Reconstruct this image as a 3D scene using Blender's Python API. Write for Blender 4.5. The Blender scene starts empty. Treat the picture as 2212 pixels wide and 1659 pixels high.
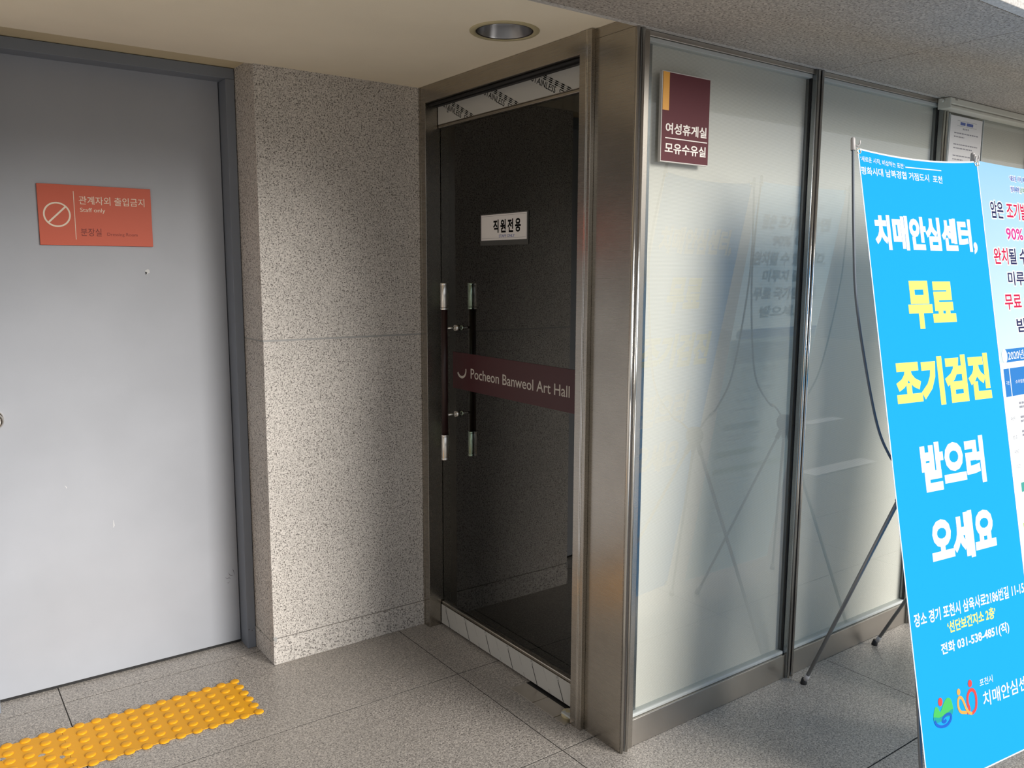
import bpy, bmesh, math, random
from mathutils import Vector, Matrix
random.seed(4)
SC = bpy.context.scene
COL = SC.collection
PI = math.pi

# ------------------------------------------------------------------ camera
def make_camera():
    yaw, pitch, roll = 0.6281151838, -0.1362534793, 0.0044704607
    cy, sy, cp, sp = math.cos(yaw), math.sin(yaw), math.cos(pitch), math.sin(pitch)
    f = Vector((sy*cp, cy*cp, sp)); r = Vector((cy, -sy, 0)); u = r.cross(f)
    cr, sr = math.cos(roll), math.sin(roll)
    r2 = cr*r + sr*u; u2 = -sr*r + cr*u
    cam = bpy.data.cameras.new('camera'); o = bpy.data.objects.new('camera', cam)
    cam.sensor_width = 36.0; cam.lens = 1803.79/2212*36; cam.clip_start = 0.05
    M = Matrix((( r2.x, u2.x, -f.x, -1.80574), (r2.y, u2.y, -f.y, -1.86342), (r2.z, u2.z, -f.z, 1.58756), (0, 0, 0, 1)))
    o.matrix_world = M; COL.objects.link(o); SC.camera = o
make_camera()

# ------------------------------------------------------------------ world, sun, exposure
W = bpy.data.worlds.new('sky'); SC.world = W; W.use_nodes = True
nt = W.node_tree; nt.nodes.clear()
wo = nt.nodes.new('ShaderNodeOutputWorld'); bg = nt.nodes.new('ShaderNodeBackground')
tc = nt.nodes.new('ShaderNodeTexCoord'); sx = nt.nodes.new('ShaderNodeSeparateXYZ'); rp = nt.nodes.new('ShaderNodeValToRGB')
nt.links.new(tc.outputs['Generated'], sx.inputs[0]); nt.links.new(sx.outputs['Z'], rp.inputs[0])
rp.color_ramp.elements[0].position = 0.0; rp.color_ramp.elements[0].color = (0.60, 0.62, 0.64, 1)
rp.color_ramp.elements[1].position = 0.6; rp.color_ramp.elements[1].color = (0.86, 0.93, 1.0, 1)
e = rp.color_ramp.elements.new(0.12); e.color = (0.95, 0.96, 0.98, 1)
nt.links.new(rp.outputs[0], bg.inputs[0]); bg.inputs[1].default_value = 0.66
nt.links.new(bg.outputs[0], wo.inputs[0])
SUN = bpy.data.lights.new('sun', 'SUN'); SUN.energy = 4.6; SUN.angle = math.radians(30); SUN.color = (1.0, 0.955, 0.89)
so = bpy.data.objects.new('sun', SUN); COL.objects.link(so)
az, el = math.radians(24), math.radians(20)
sd = Vector((math.sin(az)*math.cos(el), -math.cos(az)*math.cos(el), math.sin(el)))   # towards the sun
so.rotation_euler = sd.to_track_quat('Z', 'Y').to_euler(); so.location = sd*8
SC.view_settings.view_transform = 'Standard'; SC.view_settings.look = 'None'
SC.view_settings.gamma = 1.0; SC.view_settings.use_curve_mapping = False
SC.view_settings.exposure = 0.0

# ------------------------------------------------------------------ materials
def mat(name):
    m = bpy.data.materials.new(name); m.use_nodes = True
    n = m.node_tree.nodes; b = n['Principled BSDF']
    return m, m.node_tree, n, b
def plain(name, col, rough=0.5, metal=0.0, bump=0.0, bscale=200, spec=0.5, vary=0.0):
    m, t, n, b = mat(name)
    b.inputs['Base Color'].default_value = (*col, 1); b.inputs['Roughness'].default_value = rough
    b.inputs['Metallic'].default_value = metal; b.inputs['Specular IOR Level'].default_value = spec
    g = n.new('ShaderNodeNewGeometry'); x = n.new('ShaderNodeTexNoise'); x.inputs['Scale'].default_value = bscale
    t.links.new(g.outputs['Position'], x.inputs['Vector'])
    if bump:
        bp = n.new('ShaderNodeBump'); bp.inputs['Strength'].default_value = bump; bp.inputs['Distance'].default_value = 0.001
        t.links.new(x.outputs[0], bp.inputs['Height']); t.links.new(bp.outputs[0], b.inputs['Normal'])
    if vary:
        x2 = n.new('ShaderNodeTexNoise'); x2.inputs['Scale'].default_value = 3.0; x2.inputs['Detail'].default_value = 6
        t.links.new(g.outputs['Position'], x2.inputs['Vector'])
        mr = n.new('ShaderNodeMapRange'); mr.inputs['To Min'].default_value = 1-vary; mr.inputs['To Max'].default_value = 1+vary
        mr.inputs['From Min'].default_value = .3; mr.inputs['From Max'].default_value = .7
        t.links.new(x2.outputs[0], mr.inputs[0])
        mx = n.new('ShaderNodeMix'); mx.data_type = 'RGBA'; mx.blend_type = 'MULTIPLY'; mx.inputs[0].default_value = 1
        mx.inputs[6].default_value = (*col, 1); t.links.new(mr.outputs[0], mx.inputs[7]); t.links.new(mx.outputs[2], b.inputs['Base Color'])
    return m
def granite(name, light, mid, dark, scale=95, lo=.40, rough=.45, spec=.4, grain=.25, cut=(.30, .40), bump=0.0, pink=None):
    m, t, n, b = mat(name)
    g = n.new('ShaderNodeNewGeometry')
    n1 = n.new('ShaderNodeTexNoise'); n1.inputs['Scale'].default_value = scale; n1.inputs['Detail'].default_value = 3; n1.inputs['Roughness'].default_value = .55
    n2 = n.new('ShaderNodeTexNoise'); n2.inputs['Scale'].default_value = scale*.55; n2.inputs['Detail'].default_value = 2
    n3 = n.new('ShaderNodeTexVoronoi'); n3.inputs['Scale'].default_value = scale*1.6
    n4 = n.new('ShaderNodeTexNoise'); n4.inputs['Scale'].default_value = 2.2; n4.inputs['Detail'].default_value = 5
    for x in (n1, n2, n3, n4): t.links.new(g.outputs['Position'], x.inputs['Vector'])
    r1 = n.new('ShaderNodeValToRGB'); e = r1.color_ramp.elements
    e[0].position = cut[0]+.07; e[0].color = (*dark, 1); e[1].position = cut[1]+.07; e[1].color = (*light, 1)
    t.links.new(n1.outputs[0], r1.inputs[0])
    r2 = n.new('ShaderNodeValToRGB'); e = r2.color_ramp.elements
    e[0].position = .46; e[0].color = (0, 0, 0, 1); e[1].position = .60; e[1].color = (1, 1, 1, 1)
    t.links.new(n2.outputs[0], r2.inputs[0])
    mx = n.new('ShaderNodeMix'); mx.data_type = 'RGBA'; mx.blend_type = 'MIX'
    ml = n.new('ShaderNodeMath'); ml.operation = 'MULTIPLY'; ml.inputs[1].default_value = lo
    t.links.new(r2.outputs[0], ml.inputs[0]); t.links.new(ml.outputs[0], mx.inputs[0])
    t.links.new(r1.outputs[0], mx.inputs[6]); mx.inputs[7].default_value = (*mid, 1)
    # crystal to crystal variation
    mr = n.new('ShaderNodeMapRange'); mr.inputs['To Min'].default_value = 1-grain; mr.inputs['To Max'].default_value = 1+grain*.5
    sp = n.new('ShaderNodeSeparateColor'); t.links.new(n3.outputs['Color'], sp.inputs[0]); t.links.new(sp.outputs[0], mr.inputs[0])
    m2 = n.new('ShaderNodeMix'); m2.data_type = 'RGBA'; m2.blend_type = 'MULTIPLY'; m2.inputs[0].default_value = 1
    t.links.new(mx.outputs[2], m2.inputs[6]); t.links.new(mr.outputs[0], m2.inputs[7])
    m3 = n.new('ShaderNodeMapRange'); m3.inputs['From Min'].default_value = .35; m3.inputs['From Max'].default_value = .65
    m3.inputs['To Min'].default_value = .92; m3.inputs['To Max'].default_value = 1.04
    t.links.new(n4.outputs[0], m3.inputs[0])
    m4 = n.new('ShaderNodeMix'); m4.data_type = 'RGBA'; m4.blend_type = 'MULTIPLY'; m4.inputs[0].default_value = 1
    t.links.new(m2.outputs[2], m4.inputs[6]); t.links.new(m3.outputs[0], m4.inputs[7])
    t.links.new(m4.outputs[2], b.inputs['Base Color'])
    b.inputs['Roughness'].default_value = rough; b.inputs['Specular IOR Level'].default_value = spec
    if bump:
        bp = n.new('ShaderNodeBump'); bp.inputs['Strength'].default_value = bump; bp.inputs['Distance'].default_value = .0015
        t.links.new(n1.outputs[0], bp.inputs['Height']); t.links.new(bp.outputs[0], b.inputs['Normal'])
    return m
def steel(name, col, rough, axis='Z', streak=.12):
    """brushed stainless: grain lines stretched along one axis"""
    m, t, n, b = mat(name)
    b.inputs['Metallic'].default_value = 1.0
    g = n.new('ShaderNodeNewGeometry'); mp = n.new('ShaderNodeMapping')
    s = [900, 900, 900]; s['XYZ'.index(axis)] = 6
    mp.inputs['Scale'].default_value = s
    t.links.new(g.outputs['Position'], mp.inputs['Vector'])
    x = n.new('ShaderNodeTexNoise'); x.inputs['Scale'].default_value = 1; x.inputs['Detail'].default_value = 2
    t.links.new(mp.outputs[0], x.inputs['Vector'])
    y = n.new('ShaderNodeTexNoise'); y.inputs['Scale'].default_value = 4; y.inputs['Detail'].default_value = 6
    t.links.new(g.outputs['Position'], y.inputs['Vector'])
    mr = n.new('ShaderNodeMapRange'); mr.inputs['To Min'].default_value = rough-.01; mr.inputs['To Max'].default_value = rough+.03
    t.links.new(x.outputs[0], mr.inputs[0]); t.links.new(mr.outputs[0], b.inputs['Roughness'])
    m2 = n.new('ShaderNodeMapRange'); m2.inputs['From Min'].default_value = .3; m2.inputs['From Max'].default_value = .7
    m2.inputs['To Min'].default_value = 1-streak; m2.inputs['To Max'].default_value = 1+streak*.4
    t.links.new(y.outputs[0], m2.inputs[0])
    mx = n.new('ShaderNodeMix'); mx.data_type = 'RGBA'; mx.blend_type = 'MULTIPLY'; mx.inputs[0].default_value = 1
    mx.inputs[6].default_value = (*col, 1); t.links.new(m2.outputs[0], mx.inputs[7]); t.links.new(mx.outputs[2], b.inputs['Base Color'])
    bp = n.new('ShaderNodeBump'); bp.inputs['Strength'].default_value = .006; bp.inputs['Distance'].default_value = .0003
    t.links.new(x.outputs[0], bp.inputs['Height']); t.links.new(bp.outputs[0], b.inputs['Normal'])
    return m
def glass(name, tint, refl_rough=0.0, ior=1.5):
    m, t, n, b = mat(name); n.remove(b); out = n['Material Output']
    tr = n.new('ShaderNodeBsdfTransparent'); tr.inputs[0].default_value = (*tint, 1)
    gl = n.new('ShaderNodeBsdfGlossy'); gl.inputs['Roughness'].default_value = refl_rough; gl.inputs[0].default_value = (1, .985, .96, 1)
    fr = n.new('ShaderNodeFresnel'); fr.inputs['IOR'].default_value = ior
    mx = n.new('ShaderNodeMixShader'); t.links.new(fr.outputs[0], mx.inputs[0])
    # both faces of the pane reflect; the far face is folded into the near one
    ge = n.new('ShaderNodeNewGeometry'); iv = n.new('ShaderNodeMath'); iv.operation = 'SUBTRACT'; iv.inputs[0].default_value = 1
    ml = n.new('ShaderNodeMath'); ml.operation = 'MULTIPLY'
    t.links.new(ge.outputs['Backfacing'], iv.inputs[1]); t.links.new(fr.outputs[0], ml.inputs[0]); t.links.new(iv.outputs[0], ml.inputs[1])
    t.links.new(ml.outputs[0], mx.inputs[0])
    t.links.new(tr.outputs[0], mx.inputs[1]); t.links.new(gl.outputs[0], mx.inputs[2]); t.links.new(mx.outputs[0], out.inputs[0])
    return m
def cloth(name, col, trans=.35, grad=None):
    """printed banner fabric: diffuse with some light coming through"""
    m, t, n, b = mat(name); n.remove(b); out = n['Material Output']
    d = n.new('ShaderNodeBsdfDiffuse'); tr = n.new('ShaderNodeBsdfTranslucent'); mx = n.new('ShaderNodeMixShader')
    mx.inputs[0].default_value = trans
    if grad:
        g = n.new('ShaderNodeNewGeometry'); s = n.new('ShaderNodeSeparateXYZ'); r = n.new('ShaderNodeValToRGB')
        mr = n.new('ShaderNodeMapRange'); mr.inputs['From Min'].default_value = 1.2; mr.inputs['From Max'].default_value = 1.97
        t.links.new(g.outputs['Position'], s.inputs[0]); t.links.new(s.outputs['Z'], mr.inputs[0]); t.links.new(mr.outputs[0], r.inputs[0])
        r.color_ramp.elements[0].color = (*col, 1); r.color_ramp.elements[1].color = (*grad, 1)
        t.links.new(r.outputs[0], d.inputs[0]); t.links.new(r.outputs[0], tr.inputs[0])
    else:
        d.inputs[0].default_value = (*col, 1); tr.inputs[0].default_value = (*col, 1)
    t.links.new(d.outputs[0], mx.inputs[1]); t.links.new(tr.outputs[0], mx.inputs[2]); t.links.new(mx.outputs[0], out.inputs[0])
    return m
def shade_fabric():
    m, t, n, b = mat('roller_shade_fabric')
    g = n.new('ShaderNodeNewGeometry')
    w = n.new('ShaderNodeTexWave'); w.bands_direction = 'Z'; w.inputs['Scale'].default_value = 78; w.inputs['Distortion'].default_value = .6
    w.inputs['Detail'].default_value = 1; w.inputs['Detail Scale'].default_value = .3
    t.links.new(g.outputs['Position'], w.inputs['Vector'])
    r = n.new('ShaderNodeValToRGB'); r.color_ramp.elements[0].position = .1; r.color_ramp.elements[1].position = .9
    r.color_ramp.elements[0].color = (.57, .54, .495, 1); r.color_ramp.elements[1].color = (.69, .66, .61, 1)
    t.links.new(w.outputs[0], r.inputs[0]); t.links.new(r.outputs[0], b.inputs['Base Color'])
    b.inputs['Roughness'].default_value = .8; b.inputs['Specular IOR Level'].default_value = .1
    return m

M = {}
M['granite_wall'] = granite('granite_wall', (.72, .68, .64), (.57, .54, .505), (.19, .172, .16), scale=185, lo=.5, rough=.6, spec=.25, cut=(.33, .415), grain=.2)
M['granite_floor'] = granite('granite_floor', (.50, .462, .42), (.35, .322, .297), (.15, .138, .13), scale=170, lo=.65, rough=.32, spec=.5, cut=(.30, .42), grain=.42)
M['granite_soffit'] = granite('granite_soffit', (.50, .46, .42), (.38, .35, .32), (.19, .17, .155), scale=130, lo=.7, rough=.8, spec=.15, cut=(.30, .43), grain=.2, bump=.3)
M['granite_edge'] = granite('granite_edge', (.60, .58, .56), (.52, .50, .48), (.42, .40, .38), scale=110, lo=.6, rough=.6, cut=(.28, .42), grain=.15)
M['joint'] = plain('joint_mortar', (.045, .042, .04), .95, spec=.05)
M['wall_joint'] = plain('wall_joint_sealant', (.38, .38, .375), .7)
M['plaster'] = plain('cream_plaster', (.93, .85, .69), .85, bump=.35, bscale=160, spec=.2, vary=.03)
M['plaster_darker'] = plain('cream_plaster_recess', (.70, .60, .40), .85, bump=.25, bscale=120, spec=.2)  # darker, yellower cream than the ceiling board
M['door_paint'] = plain('grey_door_paint', (.37, .388, .43), .42, bump=.12, bscale=500, spec=.4, vary=.05)
M['frame_paint'] = plain('blue_grey_frame_paint', (.21, .235, .28), .45, bump=.1, bscale=400, vary=.04)
M['steel'] = steel('brushed_stainless', (.44, .405, .355), .26, 'Y')
M['steel_x'] = steel('brushed_stainless_rail', (.58, .54, .49), .30, 'X')
M['steel_bright'] = steel('polished_stainless', (.78, .75, .70), .14, 'Z', .03)
M['steel_dark_refl'] = steel('stainless_side_dark_reflection', (.30, .31, .31), .22, 'Z')  # same stainless, with the side faces' dark reflection put into the colour
M['chrome'] = plain('satin_chrome', (.80, .78, .74), .22, 1.0)
M['chrome_ring'] = plain('mirror_chrome', (.88, .87, .85), .06, 1.0)
M['wood'] = plain('dark_rosewood', (.022, .007, .007), .35, spec=.5, bump=.1)
M['rubber'] = plain('black_rubber', (.012, .012, .013), .6)
M['groove'] = plain('dark_gasket_groove', (.03, .022, .02), .6)
M['bead'] = plain('pale_glazing_bead', (.50, .52, .51), .5)
M['door_glass'] = glass('clear_green_door_glass', (.80, .86, .82), 0.0, 1.62)
M['pane_glass'] = glass('partition_glass', (.97, .985, .98), 0.0, 1.85)
M['shade'] = shade_fabric()
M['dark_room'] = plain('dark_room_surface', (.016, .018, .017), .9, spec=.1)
M['film'] = plain('white_protective_film', (.52, .52, .50), .35, spec=.4, vary=.02)
M['ink'] = plain('black_ink', (.008, .008, .008), .9, spec=.05)
M['grey_ink'] = plain('grey_ink', (.20, .20, .20), .5)
M['band'] = plain('maroon_glass_band', (.060, .016, .020), .35, spec=.35)
M['silver_ink'] = plain('silver_cut_vinyl', (.56, .53, .48), .5)
M['paper'] = plain('white_paper', (.80, .78, .78), .6, spec=.3)
M['sleeve'] = glass('clear_plastic_sleeve', (.93, .93, .92), .12, 1.5)
M['sleeve_fog'] = plain('foggy_plastic_sleeve', (.055, .056, .055), .3)
M['red_sign'] = plain('orange_red_plastic', (.62, .115, .060), .45, spec=.35)
M['cream_ink'] = plain('cream_vinyl', (.86, .74, .60), .5)
M['dark_red_ink'] = plain('dark_red_print', (.20, .030, .022), .6)
M['faint_ink'] = plain('worn_dark_print', (.30, .050, .035), .6)
M['maroon'] = plain('maroon_sign_face', (.115, .027, .034), .5, spec=.2)
M['white_edge'] = plain('white_acrylic', (.66, .62, .58), .4)
M['sign_white'] = plain('white_vinyl', (.90, .84, .78), .5)
M['amber'] = plain('amber_vinyl', (.80, .37, .045), .45)
M['tactile'] = plain('yellow_tactile_plastic', (.80, .38, .016), .42, bump=.35, bscale=260, spec=.22, vary=.06)
M['knob'] = plain('champagne_knob', (.80, .74, .66), .18, 1.0)
M['scuff'] = plain('pale_scuff', (.60, .61, .62), .7)
M['dark_scuff'] = plain('dark_scuff', (.12, .12, .13), .8)
M['trim_cream'] = plain('lamp_trim_cream', (.50, .44, .27), .5)
M['reflector'] = plain('lamp_reflector', (.33, .33, .34), .28, 1.0)
M['cassette'] = plain('cream_white_plastic', (.62, .61, .54), .4)
M['slot'] = plain('cassette_slot', (.34, .32, .28), .6)
M['pole'] = plain('slate_fibre_rod', (.11, .135, .17), .4, spec=.5)
M['tube'] = plain('grey_aluminium_tube', (.32, .32, .32), .32, .6)
M['tip'] = plain('grey_plastic_tip', (.50, .48, .48), .45)
M['hub'] = plain('dark_grey_plastic', (.10, .105, .11), .5)
M['grommet'] = plain('brass_grommet', (.85, .70, .50), .2, 1.0)
M['b_blue'] = cloth('banner_blue_print', (.018, .375, .95), .16)
M['b_white'] = cloth('banner_white_fabric', (.92, .94, .95), .2)
M['b_yellow'] = cloth('banner_yellow_print', (.98, .94, .22), .2)
M['b_sky'] = cloth('poster_pale_blue_print', (.78, .93, .98), .4, (.36, .66, .97))
M['b_navy'] = cloth('poster_navy_print', (.045, .05, .14), .3)
M['b_red'] = cloth('poster_red_print', (.62, .03, .10), .3)
M['b_pink'] = cloth('poster_magenta_print', (.66, .06, .32), .3)
M['b_mid'] = cloth('poster_blue_print', (.05, .24, .62), .3)
M['b_cobalt'] = cloth('poster_cobalt_print', (.055, .08, .50), .3)
M['b_green'] = cloth('poster_green_print', (.03, .22, .10), .3)
M['b_teal'] = cloth('poster_teal_print', (.10, .42, .38), .3)
M['b_lime'] = cloth('poster_lime_print', (.50, .68, .18), .3)
M['b_lgrey'] = cloth('poster_grey_print', (.35, .36, .42), .3)
M['l_green'] = cloth('logo_green', (.10, .62, .16), .3)
M['l_teal'] = cloth('logo_teal', (.03, .42, .42), .3)
M['l_blue'] = cloth('logo_blue', (.03, .16, .62), .3)
M['l_red'] = cloth('logo_red', (.90, .10, .09), .3)
M['l_orange'] = cloth('logo_orange', (.95, .48, .12), .3)
M['n_blue'] = plain('notice_blue_print', (.10, .14, .40), .6)
M['n_grey'] = plain('notice_grey_print', (.30, .29, .32), .6)

# ------------------------------------------------------------------ builders
def link(o, parent=None):
    COL.objects.link(o)
    if parent is not None: o.parent = parent
    return o
def obj(name, bm, m, parent=None, smooth=False, loc=None, origin=None):
    me = bpy.data.meshes.new(name); bmesh.ops.recalc_face_normals(bm, faces=bm.faces) if len(bm.faces) else None
    bm.to_mesh(me); bm.free()
    for k in (m if isinstance(m, (list, tuple)) else [m]): me.materials.append(k)
    if smooth:
        for p in me.polygons: p.use_smooth = True
    o = bpy.data.objects.new(name, me)
    return link(o, parent)
def tag(o, label=None, cat=None, group=None, kind=None):
    if label: o['label'] = label
    if cat: o['category'] = cat
    if group: o['group'] = group
    if kind: o['kind'] = kind
    return o
def thing(name, label, cat, group=None):
    o = bpy.data.objects.new(name, None); o.empty_display_size = .05; COL.objects.link(o)
    return tag(o, label, cat, group)
def struct(name):
    o = bpy.data.objects.new(name, None); o.empty_display_size = .05; COL.objects.link(o)
    o['kind'] = 'structure'; return o
def bx(bm, x0, x1, y0, y1, z0, z1, bev=0.0):
    v = [bm.verts.new(p) for p in ((x0,y0,z0),(x1,y0,z0),(x1,y1,z0),(x0,y1,z0),(x0,y0,z1),(x1,y0,z1),(x1,y1,z1),(x0,y1,z1))]
    fs = [bm.faces.new([v[i] for i in q]) for q in ((0,3,2,1),(4,5,6,7),(0,1,5,4),(1,2,6,5),(2,3,7,6),(3,0,4,7))]
    if bev:
        es = set(e for f in fs for e in f.edges)
        bmesh.ops.bevel(bm, geom=list(es), offset=bev, segments=2, affect='EDGES', profile=.5)
    return bm
def box(name, x0, x1, y0, y1, z0, z1, m, parent=None, bev=0.0):
    return obj(name, bx(bmesh.new(), x0, x1, y0, y1, z0, z1, bev), m, parent)
def tube(bm, pts, r, seg=12, cap=True):
    pts = [Vector(p) for p in pts]; rings = []
    rr = r if isinstance(r, (list, tuple)) else [r]*len(pts)
    ref = None
    for i, p in enumerate(pts):
        d = (pts[min(i+1, len(pts)-1)] - pts[max(i-1, 0)]).normalized()
        if ref is None: ref = Vector((0, 0, 1)) if abs(d.z) < .9 else Vector((1, 0, 0))
        a = d.cross(ref).normalized(); b = d.cross(a).normalized(); ref = a.cross(d).normalized() if False else ref
        rings.append([bm.verts.new(p + rr[i]*(math.cos(2*PI*k/seg)*a + math.sin(2*PI*k/seg)*b)) for k in range(seg)])
    for A, B in zip(rings, rings[1:]):
        for k in range(seg): bm.faces.new((A[k], A[(k+1) % seg], B[(k+1) % seg], B[k]))
    if cap:
        bm.faces.new(rings[0]); bm.faces.new(rings[-1][::-1])
    return bm
def tubeo(name, pts, r, m, parent=None, seg=12):
    o = obj(name, tube(bmesh.new(), pts, r, seg), m, parent)
    for p in o.data.polygons: p.use_smooth = len(p.vertices) == 4
    return o
def lathe(bm, prof, c, axis=Vector((0, 0, 1)), seg=32):
    """profile of (radius, height) turned about an axis through c"""
    axis = Vector(axis).normalized(); ref = Vector((0, 0, 1)) if abs(axis.z) < .9 else Vector((1, 0, 0))
    a = axis.cross(ref).normalized(); b = axis.cross(a); c = Vector(c); rings = []
    for r, h in prof:
        if r < 1e-6: rings.append([bm.verts.new(c + axis*h)])
        else: rings.append([bm.verts.new(c + axis*h + r*(math.cos(2*PI*k/seg)*a + math.sin(2*PI*k/seg)*b)) for k in range(seg)])
    for A, B in zip(rings, rings[1:]):
        for k in range(seg):
            q = [A[k % len(A)], A[(k+1) % len(A)], B[(k+1) % len(B)], B[k % len(B)]]
            q = [v for i, v in enumerate(q) if v not in q[:i]]
            if len(q) > 2:
                try: bm.faces.new(q)
                except ValueError: pass
    return bm
def torus(bm, c, n, R, r, seg=24, s2=8, sq=1.0):
    n = Vector(n).normalized(); ref = Vector((0, 0, 1)) if abs(n.z) < .9 else Vector((1, 0, 0))
    a = n.cross(ref).normalized(); b = n.cross(a); c = Vector(c); G = []
    for i in range(seg):
        t = 2*PI*i/seg; d = math.cos(t)*a + math.sin(t)*b*sq
        G.append([bm.verts.new(c + d*R + r*(math.cos(2*PI*j/s2)*d.normalized() + math.sin(2*PI*j/s2)*n)) for j in range(s2)])
    for i in range(seg):
        for j in range(s2): bm.faces.new((G[i][j], G[(i+1) % seg][j], G[(i+1) % seg][(j+1) % s2], G[i][(j+1) % s2]))
    return bm

class Plane:
    """flat print on a surface: O origin, U to the reader's right, V up, N towards the reader"""
    def __init__(s, O, U, V):
        s.O, s.U, s.V = Vector(O), Vector(U).normalized(), Vector(V).normalized(); s.N = s.U.cross(s.V).normalized()
    def p(s, u, v, h=0.0): return s.O + s.U*u + s.V*v + s.N*h
TXT = {}
def text_geo(body, offset, track):
    """glyph outlines as triangles; offset is how far the strokes are fattened (round the outside, counters kept)"""
    k = (body, offset, track)
    if k not in TXT:
        c = bpy.data.curves.new('t', 'FONT'); c.body = body; c.resolution_u = 3; c.space_character = track
        if offset > 0: c.bevel_depth = offset; c.bevel_resolution = 0
        o = bpy.data.objects.new('t', c); COL.objects.link(o)
        dg = bpy.context.evaluated_depsgraph_get(); dg.update()
        me = bpy.data.meshes.new_from_object(o.evaluated_get(dg))
        vs = [tuple(v.co) for v in me.vertices]
        fs = [tuple(p.vertices) for p in me.polygons if p.normal.z > .02] if offset > 0 else [tuple(p.vertices) for p in me.polygons]
        zs = max(offset, 1e-6)
        used = sorted(set(i for f in fs for i in f)); ix = {v: n for n, v in enumerate(used)}
        vs = [(vs[i][0], vs[i][1], max(0.0, vs[i][2])/zs if offset > 0 else 1.0) for i in used]; fs = [tuple(ix[i] for i in f) for f in fs]
        bpy.data.objects.remove(o); bpy.data.curves.remove(c); bpy.data.meshes.remove(me)
        TXT[k] = (vs, fs)
    return TXT[k]
def text(pl, body, u0, u1, v0, v1, m, parent, h=.0005, off=0.0, name='lettering', track=1.0, shear=0.0, rot=0.0, clip=None, flip=False):
    """lettering fitted exactly into the rectangle u0..u1, v0..v1 of a plane"""
    vs, fs = text_geo(body, off, track)
    xs = [v[0] for v in vs]; ys = [v[1] for v in vs]; ax, bx_, ay, by = min(xs), max(xs), min(ys), max(ys)
    bm = bmesh.new(); V = []
    for v in vs:
        a = (v[0]-ax)/(bx_-ax); b = (v[1]-ay)/(by-ay)
        u, w = (u1-u0)*a, (v1-v0)*b + shear*(a-.5)
        if rot: u, w = u*math.cos(rot)-w*math.sin(rot), u*math.sin(rot)+w*math.cos(rot)
        V.append(bm.verts.new(pl.p(u0+u, v0+w, h + (-.00025 if h > 0 else .00025)*(1-v[2]))))
    for f in fs:
        try: bm.faces.new([V[i] for i in (f[::-1] if flip else f)])
        except ValueError: pass
    if clip:
        for c, n in clip:
            bmesh.ops.bisect_plane(bm, geom=bm.verts[:]+bm.edges[:]+bm.faces[:], plane_co=c, plane_no=n, clear_outer=True)
    me = bpy.data.meshes.new(name); bm.to_mesh(me); bm.free(); me.materials.append(m)
    return link(bpy.data.objects.new(name, me), parent)
def poly(pl, pts, m, parent, h=.0004, name='print', clip=None):
    bm = bmesh.new(); vs = [bm.verts.new(pl.p(u, v, h)) for u, v in pts]
    f = bm.faces.new(vs); bmesh.ops.triangulate(bm, faces=[f])
    if clip:
        for c, n in clip:
            bmesh.ops.bisect_plane(bm, geom=bm.verts[:]+bm.edges[:]+bm.faces[:], plane_co=c, plane_no=n, clear_outer=True)
    me = bpy.data.meshes.new(name); bm.to_mesh(me); bm.free(); me.materials.append(m)
    return link(bpy.data.objects.new(name, me), parent)
def rect(pl, u0, u1, v0, v1, m, parent, h=.0004, name='print'):
    return poly(pl, [(u0, v0), (u1, v0), (u1, v1), (u0, v1)], m, parent, h, name)
def stroke_pts(path, w, closed=False):
    """ribbon outline of a 2D path"""
    n = len(path); L, R = [], []
    for i, (x, y) in enumerate(path):
        a = path[(i-1) % n] if (closed or i) else path[i]; b = path[(i+1) % n] if (closed or i < n-1) else path[i]
        dx, dy = b[0]-a[0], b[1]-a[1]; l = math.hypot(dx, dy) or 1
        ww = w[i] if isinstance(w, (list, tuple)) else w
        L.append((x-dy/l*ww/2, y+dx/l*ww/2)); R.append((x+dy/l*ww/2, y-dx/l*ww/2))
    return L, R
def stroke(pl, path, w, m, parent, h=.0004, name='print', closed=False):
    L, R = stroke_pts(path, w, closed); bm = bmesh.new()
    A = [bm.verts.new(pl.p(*p, h)) for p in L]; B = [bm.verts.new(pl.p(*p, h)) for p in R]
    n = len(path)
    for i in range(n if closed else n-1):
        j = (i+1) % n; bm.faces.new((A[i], B[i], B[j], A[j]))
    me = bpy.data.meshes.new(name); bm.to_mesh(me); bm.free(); me.materials.append(m)
    return link(bpy.data.objects.new(name, me), parent)
def smooth_path(p, n=6, closed=False):
    out = []; N = len(p)
    rng = range(N if closed else N-1)
    for i in rng:
        P = [p[(i+k) % N] if closed else p[min(max(i+k, 0), N-1)] for k in (-1, 0, 1, 2)]
        for s in range(n):
            t = s/n
            out.append(tuple(.5*((2*P[1][c]) + (-P[0][c]+P[2][c])*t + (2*P[0][c]-5*P[1][c]+4*P[2][c]-P[3][c])*t*t + (-P[0][c]+3*P[1][c]-3*P[2][c]+P[3][c])*t**3) for c in range(len(p[0]))))
    if not closed: out.append(tuple(p[-1]))
    return out

# ------------------------------------------------------------------ dimensions (metres, floor z = 0)
D = 1.2747          # plane of the granite pier
PW = .7046          # pier width
HS = 2.300          # granite soffit
HC = 2.331          # cream ceiling
DR = D + .210       # front of the grey door frame

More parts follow.
